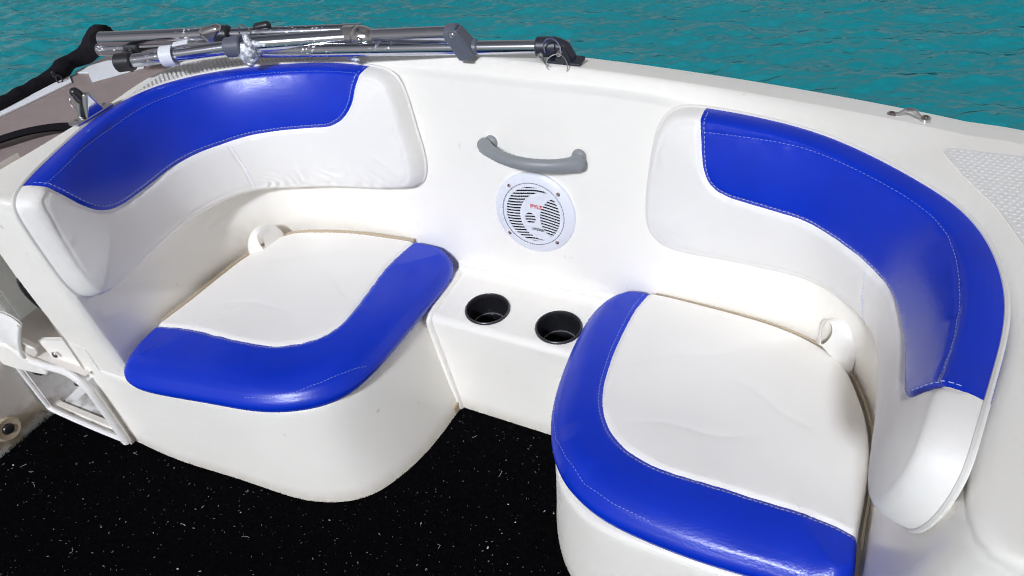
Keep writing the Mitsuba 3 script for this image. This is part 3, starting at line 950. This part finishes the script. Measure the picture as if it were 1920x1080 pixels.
ud = lambda p, q: (A(q, float) - A(p, float)) / np.linalg.norm(A(q, float) - A(p, float))
d1 = ud((-1.372, .937, .742), K1)
sleeve(A([-1.372, .937, .742]) - d1 * .012, A([-1.372, .937, .742]) + d1 * .024, .0185, .0185, 'black_plastic', 'end_cap')
dB = ud((-1.52, .998, .728), (-1.23, 1.096, .733))
sleeve(A([-1.455, 1.020, .7291]), A([-1.455, 1.020, .7291]) + dB * .034, .0195, .0195, 'black_plastic', 'end_cap')
obj('link', hullpts([((-1.440, 1.010, .722), .012), ((-1.40, .955, .735), .012), ((-1.43, .99, .70), .008)]), 'black_plastic', bf)
dA = ud((-1.5, 1.0, .752), (-1.235, 1.088, .752))
sleeve(A([-1.255, 1.081, .752]), A([-1.255, 1.081, .752]) + dA * .038, .0205, .0185, 'black_plastic', 'clamp')
obj('knuckle', hullpts([((-1.262, 1.070, .760), .013), ((-1.238, 1.080, .764), .013), ((-1.25, 1.07, .745), .010)]), 'steel', bf, label='chrome clamp knuckle at the end of the rear tube')
obj('clamp', hullpts([((-1.165, 1.120, .760), .010), ((-1.145, 1.127, .764), .009)]), 'black_plastic', bf)
obj('wire_loop', tube(A([K1 + A([-.018 + .016 * math.cos(t), .02, .012 + .018 * math.sin(t)]) for t in np.linspace(0, 2 * math.pi, 30)]), .0016, 6), 'steel', bf)
# white hook clip round the front tube
cl = []
pc = A([-1.372, .937, .742]) * .62 + K1 * .38
X, Y, Z = frame(d1, (0, 0, 1))
for t in np.radians(np.linspace(-60, 215, 26)):
    cl.append(pc + (.0175) * (math.cos(t) * X + math.sin(t) * Y))
cl = A(cl)
hook = [[c - Z * .013 + (c - pc) * .0, c - Z * .013 + (c - pc) * .16, c + Z * .013 + (c - pc) * .16, c + Z * .013] for c in cl]
obj('hook_clip', grid(A(hook)), 'white_plastic', bf, smooth=40, label='white plastic hook clip round the front tube')
obj('clip_tab', place(rbox(.034, .012, .004, .0015), pc + X * .021 + Z * .016 + A([.012, .01, .0]), *frame((0, -.3, 1), d1)), 'white_plastic', bf)
# slate sleeve and crusted knuckle in the middle
sleeve(K1 - d1 * .046, K1 - d1 * .010, .0190, .0205, 'slate_plastic', 'sleeve')
obj('knuckle', cat([hullpts([(K1 + A([-.010, -.006, -.006]), .017), (K1 + A([.016, .002, -.010]), .015), (K1 + A([.006, -.012, -.030]), .010)]),
                    hullpts([(K1 + A([.012, -.008, .022]), .007), (K1 + A([.020, -.014, -.010]), .010)]),
                    hullpts([(K1 + A([.018, -.004, .006]), .007), (K1 + A([.040, .004, .002]), .004)])]), 'crusted', bf, smooth=40, label='salt crusted knuckle joining the two front tubes')
# chrome knuckle
d2 = ud(K2, BT)
sleeve(K2 - d2 * .026, K2 + d2 * .008, .0225, .0235, 'steel', 'sleeve')
obj('knuckle', hullpts([(K2 + d2 * .020 + A([0, -.006, .000]), .0245), (K2 + d2 * .032 + A([0, -.006, .000]), .0205)], 24), 'steel', bf, smooth=40, label='round chrome knuckle over the stern rim')
obj('bolt', screw(K2 + d2 * .026 + A([0.004, -.030, .006]), (0.1, -1, .35), .006), 'steel', bf)
obj('jaw', hullpts([(K2 + A([-.006, -.016, -.016]), .008), (K2 + A([.012, -.026, -.034]), .006), (K2 + A([-.016, -.012, -.036]), .006)]), 'crusted', bf, label='crusted jaw under the chrome knuckle')
# slate clamp bracket joining upper and lower tube
dn = ud((-1.12, 1.066, .737), (-.545, 1.194, .750))
low_c = A([-.693, 1.161, .7467])
sleeve(BT - d2 * .016, BT + d2 * .008, .0185, .0185, 'slate_plastic', 'sleeve')
obj('bracket', cat([hullpts([(BT + A([.000, -.016, .010]), .004), (BT + A([.013, -.016, .010]), .004), (low_c + A([.012, -.020, -.012]), .004), (low_c + A([-.008, -.020, -.013]), .004), (BT + A([-.006, -.017, -.006]), .004)]),
                    hullpts([(BT + A([.006, .012, .007]), .005), (BT + A([.013, -.012, .007]), .005), (low_c + A([.014, .010, .0]), .005), (low_c + A([.014, -.016, -.006]), .005)])]), 'slate_plastic', bf, smooth=30, label='dark slate bracket clamping the upper tube to the lower one')
sleeve(low_c + dn * .000, low_c + dn * .020, .0165, .0155, 'slate_plastic', 'sleeve')
obj('bolt', screw(BT + A([.006, -.0205, .006]), (0.05, -1, .25), .0055), 'steel', bf)
# deck mount with quick pin and wire ring
E0 = A([-.566, 1.189, .7495])
sleeve(E0, E0 + dn * .040, .0185, .0180, 'navy_plastic', 'sleeve')
M = A([-.515, 1.199, .744])
obj('eye_end', hullpts([(E0 + dn * .040, .0165), (M + A([0, -.002, .004]), .0150), (M + A([.012, .0, -.010]), .011)], 20), 'navy_plastic', bf, smooth=40)
obj('mount_base', place(rbox(.066, .034, .008, .003), (-.510, 1.193, .7285), *frame((.02, -.05, 1), (1, .05, 0))), 'navy_plastic', bf, label='dark mount plate screwed to the stern rim')
obj('mount_ear', hullpts([((-.520, 1.181, .732), .006), ((-.500, 1.181, .732), .006), ((-.511, 1.179, .752), .008)]), 'navy_plastic', bf)
obj('pin', tube(A([(-.512, 1.164, .751), (-.512, 1.215, .756)]), .0035, 12), 'steel', bf)
obj('pin', hullpts([((-.512, 1.168, .751), .0055), ((-.512, 1.174, .752), .005)]), 'steel', bf)
ring1 = A([(-.524 + .016 * math.cos(t), 1.166 - .003 * math.sin(t), .760 + .020 * math.sin(t)) for t in np.linspace(-.3, math.pi + .5, 26)])
obj('lanyard_ring', tube(ring1, .0014, 6), 'steel', bf)
ring2 = A([(-.512 + .021 * math.cos(t), 1.160 - .004 * math.cos(t * 2), .734 + .018 * math.sin(t)) for t in np.linspace(0, 2 * math.pi, 40)])
obj('lanyard_ring', tube(ring2, .0009, 6), 'steel', bf)
obj('lanyard', tube(curve([(-.546, 1.172, .738), (-.540, 1.166, .732), (-.530, 1.164, .726), (-.522, 1.166, .724)], 16), .0018, 6), 'steel', bf)
obj('bolt', screw((-.551, 1.173, .741), (0, -1, .2), .0062), 'steel', bf)

# left deck hinge
hb = thing('deck_hinge', 'chrome deck hinge standing on the left coaming beside the back cushion', 'hinge')
ho = A([-1.322, .795, .706])
hx, hy, hz = frame((0, 0, 1), (-.05, 1, 0))
obj('base_plate', place(rbox(.088, .026, .006, .002), ho, hx, hy, hz), 'steel', hb)
for s in (-1, 1):
    obj('ear', place(hullpts([((-.016, .010 * s, .004), .003), ((.018, .010 * s, .004), .003), ((.0, .010 * s, .038), .0085)]), ho, hx, hy, hz), 'steel', hb)
obj('fork', place(hullpts([((-.004, 0, .034), .011), ((-.010, 0, .050), .009)]), ho, hx, hy, hz), 'black_plastic', hb)
obj('pin', place(tube(A([(0, -.017, .037), (0, .017, .037)]), .0045, 12), ho, hx, hy, hz), 'steel', hb)
obj('pull_ring', place(tube(A([(-.006 + .011 * math.cos(t), .017, .026 + .014 * math.sin(t)) for t in np.linspace(0, 2 * math.pi, 24)]), .0013, 6), ho, hx, hy, hz), 'steel', hb)
for s in (-.034, .034):
    obj('screw', screw(ho + hx * s + A([0, 0, .003]), (0, 0, 1), .0045), 'steel', hb)

# strap eye on the stern rim at right
se = thing('strap_eye', 'small steel strap eye screwed to the stern rim at right', 'strap eye')
eo = A([.066, 1.200, .694])
obj('bail', tube(curve(A([(-.026, 0, .003), (-.015, -.001, .004), (-.010, -.003, .009), (-.004, -.004, .014), (.004, -.004, .014), (.010, -.003, .009), (.015, -.001, .004), (.026, 0, .003)]) + eo, 40), .0032, 10), 'steel', se)
for s in (-1, 1):
    obj('pad', place(lathe([(0, .004), (.006, .004), (.008, .002), (.0085, -.003)], 24), eo + A([s * .024, 0, 0]), *frame((0, 0, 1))), 'steel', se)
    obj('screw', screw(eo + A([s * .024, 0, .0042]), (0, 0, 1), .0036), 'bronze', se)

# black canvas along the side deck's outer edge, with a zip pull, and a strap from the coaming
cv = thing('canvas_boot', 'black canvas boot with a zip pull along the outer edge of the side deck', 'canvas')
cpts = curve([(-1.700, .60, .652), (-1.700, .80, .652), (-1.703, .95, .653), (-1.698, .995, .658), (-1.702, 1.025, .664), (-1.690, 1.07, .668), (-1.660, 1.085, .690), (-1.60, 1.07, .718), (-1.535, 1.018, .740)], 90, 'pchip')
cr = np.interp(np.linspace(0, 1, 90), [0, .55, .62, .66, .72, .85, 1], [.013, .014, .021, .016, .022, .030, .018])
cr = cr * (1 + .16 * (meshkit.noise(cpts * 55, 3) - .5))
bag = tube(cpts, cr, 18)
bag.vertices += .006 * (meshkit.noise(bag.vertices * 60, 8)[:, None] - .5)
obj('roll', bag, 'black_cloth', cv, smooth=60)
obj('zip_pull', cat([tube(A([(-1.675 + .004 * math.cos(t), .975 + .007 * math.cos(t) * .6, .652 + .010 * math.sin(t)) for t in np.linspace(0, 2 * math.pi, 18)]), .0018, 6), rbox(.008, .008, .014, .002).apply_translation((-1.682, .972, .664))]), 'black_plastic', cv)
st = thing('webbing_strap', 'black webbing strap lying across the side deck at far left', 'strap')
sc = curve([(-1.60, .66, .648), (-1.545, .70, .655), (-1.515, .745, .657), (-1.485, .785, .654), (-1.44, .815, .648), (-1.392, .80, .645)], 40)
sd_ = np.gradient(sc, axis=0)
sn = np.stack([-sd_[:, 1], sd_[:, 0], sd_[:, 0] * 0], 1)
sn /= np.linalg.norm(sn, axis=1, keepdims=True)
obj('band', cat([grid(A([[p - n * .016 + A([0, 0, z]), p + n * .016 + A([0, 0, z])] for p, n in zip(sc, sn)])) for z in (0, .003)]), 'black_cloth', st, smooth=40)

# ------------------------------------------------------------------ carpet, fibres, lint
vis = [(-1.606, .520), (-1.35, .531), (-1.26, .534)] + [tuple(p) for p in curve(LF, 60)[6:53]] + [(-.68, .902), (-.42, .904)] + [tuple(p) for p in curve(RF, 60)[8:]]
fp_ = shapely.Polygon([(-1.612, -.8), (-1.610, .30)] + vis + [(.6, .55), (.6, -.8)])
under = shapely.Polygon([(-1.612, -.8), (-1.610, .30), (-1.606, .540), (-1.30, .60), (-.80, .70), (-.73, 1.0), (-.38, 1.0), (-.28, .70), (.25, .62), (.6, .62), (.6, -.8)])
edge = np.array(under.exterior.segmentize(.006).coords)[:-1]
edge = edge + .0035 * (np.stack([meshkit.noise(np.c_[edge * 130, edge[:, :1] * 0], k) for k in (1, 2)], 1) - .5) * 2
EP = max(getattr(shapely.Polygon(edge).buffer(0), 'geoms', [shapely.Polygon(edge).buffer(0)]), key=lambda g: g.area)
cm = trimesh.creation.extrude_polygon(EP, .007, engine='earcut')
cm.apply_translation((0, 0, -.004))
carpet = thing('carpet', 'black marine carpet on the cockpit floor flecked with lint', 'carpet')
obj('pile', cm, 'carpet_black', carpet, smooth=False)
ns = 26000
pts = rng.uniform((-1.62, -.3), (.2, .93), (ns * 2, 2))
pts = pts[shapely.contains_xy(fp_, pts[:, 0], pts[:, 1])][:ns]
el = shapely.LineString([(-1.611, -.3), (-1.610, .30)] + vis)
ed = np.array([el.interpolate(s).coords[0] for s in rng.uniform(0, el.length, 7000)]) + rng.normal(0, .003, (7000, 2)) + (0, -.003)
pts = np.vstack([pts, ed])
n = len(pts)
ang, ln = rng.uniform(0, 2 * np.pi, n), rng.uniform(.004, .010, n)
b0 = np.c_[pts, np.full(n, .001)]
dirs = np.stack([np.cos(ang) * .8, np.sin(ang) * .8, rng.uniform(.3, 1.0, n)], 1) * ln[:, None]
wd = np.stack([-np.sin(ang), np.cos(ang), 0 * ang], 1) * .0009
V = np.stack([b0 - wd, b0 + wd, b0 + dirs], 1).reshape(-1, 3)
obj('fibre', TM(V, np.arange(len(V)).reshape(-1, 3)), 'fibre_black', carpet, smooth=False, kind='stuff')
fl_ = []
nl_ = 230
lp = rng.uniform((-1.6, -.1), (-.25, .9), (nl_ * 2, 2))
lp = lp[shapely.contains_xy(fp_.buffer(-.012), lp[:, 0], lp[:, 1])][:nl_]
for x, y in lp:
    s = min(.0007 * math.exp(rng.normal(0, .65)), .0030)
    b = trimesh.creation.icosphere(1, s)
    b.vertices *= np.array([rng.uniform(.8, 2.2), rng.uniform(.5, .9), .5])
    b.apply_transform(trimesh.transformations.rotation_matrix(rng.uniform(0, 6.3), (0, 0, 1)))
    b.apply_translation((x, y, .0075))
    fl_.append(b)
for x, y in lp[:60]:
    q = np.cumsum(rng.normal(0, .003, (6, 2)), 0) + (x + .02, y)
    fl_.append(tube(np.c_[q, np.full(6, .0075)], .00035, 4))
obj('lint', cat(fl_), 'lint', carpet, smooth=False, kind='stuff')
dp = rng.uniform((-1.6, -.1), (-.25, .9), (9000, 2))
dp = dp[shapely.contains_xy(fp_.buffer(-.008), dp[:, 0], dp[:, 1])][:1500]
sz, an = .00075 * np.exp(rng.normal(0, .45, len(dp))), rng.uniform(0, 6.3, len(dp))
oc_ = np.array([(1.8, 0, 0), (0, .7, 0), (-1.8, 0, 0), (0, -.7, 0), (0, 0, .8)])
ca, sa = np.cos(an), np.sin(an)
V = np.stack([np.c_[dp[:, 0] + sz * (q[0] * ca - q[1] * sa), dp[:, 1] + sz * (q[0] * sa + q[1] * ca), .0078 + sz * q[2]] for q in oc_], 1).reshape(-1, 3)
F = (np.arange(len(dp))[:, None, None] * 5 + np.array([(0, 1, 4), (1, 2, 4), (2, 3, 4), (3, 0, 4)])[None]).reshape(-1, 3)
obj('dust', TM(V, F), 'lint_dim', carpet, smooth=False, kind='stuff')

# ------------------------------------------------------------------ water
def waves(x, y):
    r = np.random.default_rng(11)
    z = np.zeros_like(x)
    gx, gy = x.copy(), y.copy()
    base = math.radians(112)
    for i in range(110):
        lam = .045 * (.50 / .045) ** r.uniform() ** 1.15
        th = base + r.normal(0, .45)
        k = 2 * math.pi / lam
        ph = r.uniform(0, 6.3)
        amp = .0060 * lam * r.uniform(.6, 1.4)
        u = (x * math.cos(th) + y * math.sin(th)) * k + ph + 1.2 * np.sin(.9 * x * math.sin(th) - .9 * y * math.cos(th) + ph * 2)
        z += amp * (np.exp(np.sin(u)) - 1.27) * .9
    return z


gx = np.arange(-9.5, 4.2, .016)
gy = np.arange(1.15, 9.0, .012)
X_, Y_ = np.meshgrid(gx, gy)
Zw = -.45 + waves(X_, Y_)
fade = np.clip(np.minimum.reduce([X_ - gx[0], gx[-1] - X_, gy[-1] - Y_]) / .6, 0, 1)
Zw = -.45 + (Zw + .45) * fade
water = grid(np.stack([X_, Y_, Zw], -1))
big = []
for (x0, y0, x1, y1) in ((-1500, -1500, gx[0], 1500), (gx[-1], -1500, 1500, 1500), (gx[0], gy[-1], gx[-1], 1500), (gx[0], -1500, gx[-1], gy[0])):
    big.append(TM([(x0, y0, -.45), (x1, y0, -.45), (x1, y1, -.45), (x0, y1, -.45)], [(0, 1, 2), (0, 2, 3)]))
wk = obj('water', cat([water] + big), 'water_mat', None, smooth=True)
labels[wk] = {'label': 'choppy teal sea behind the boat', 'category': 'water', 'kind': 'structure'}
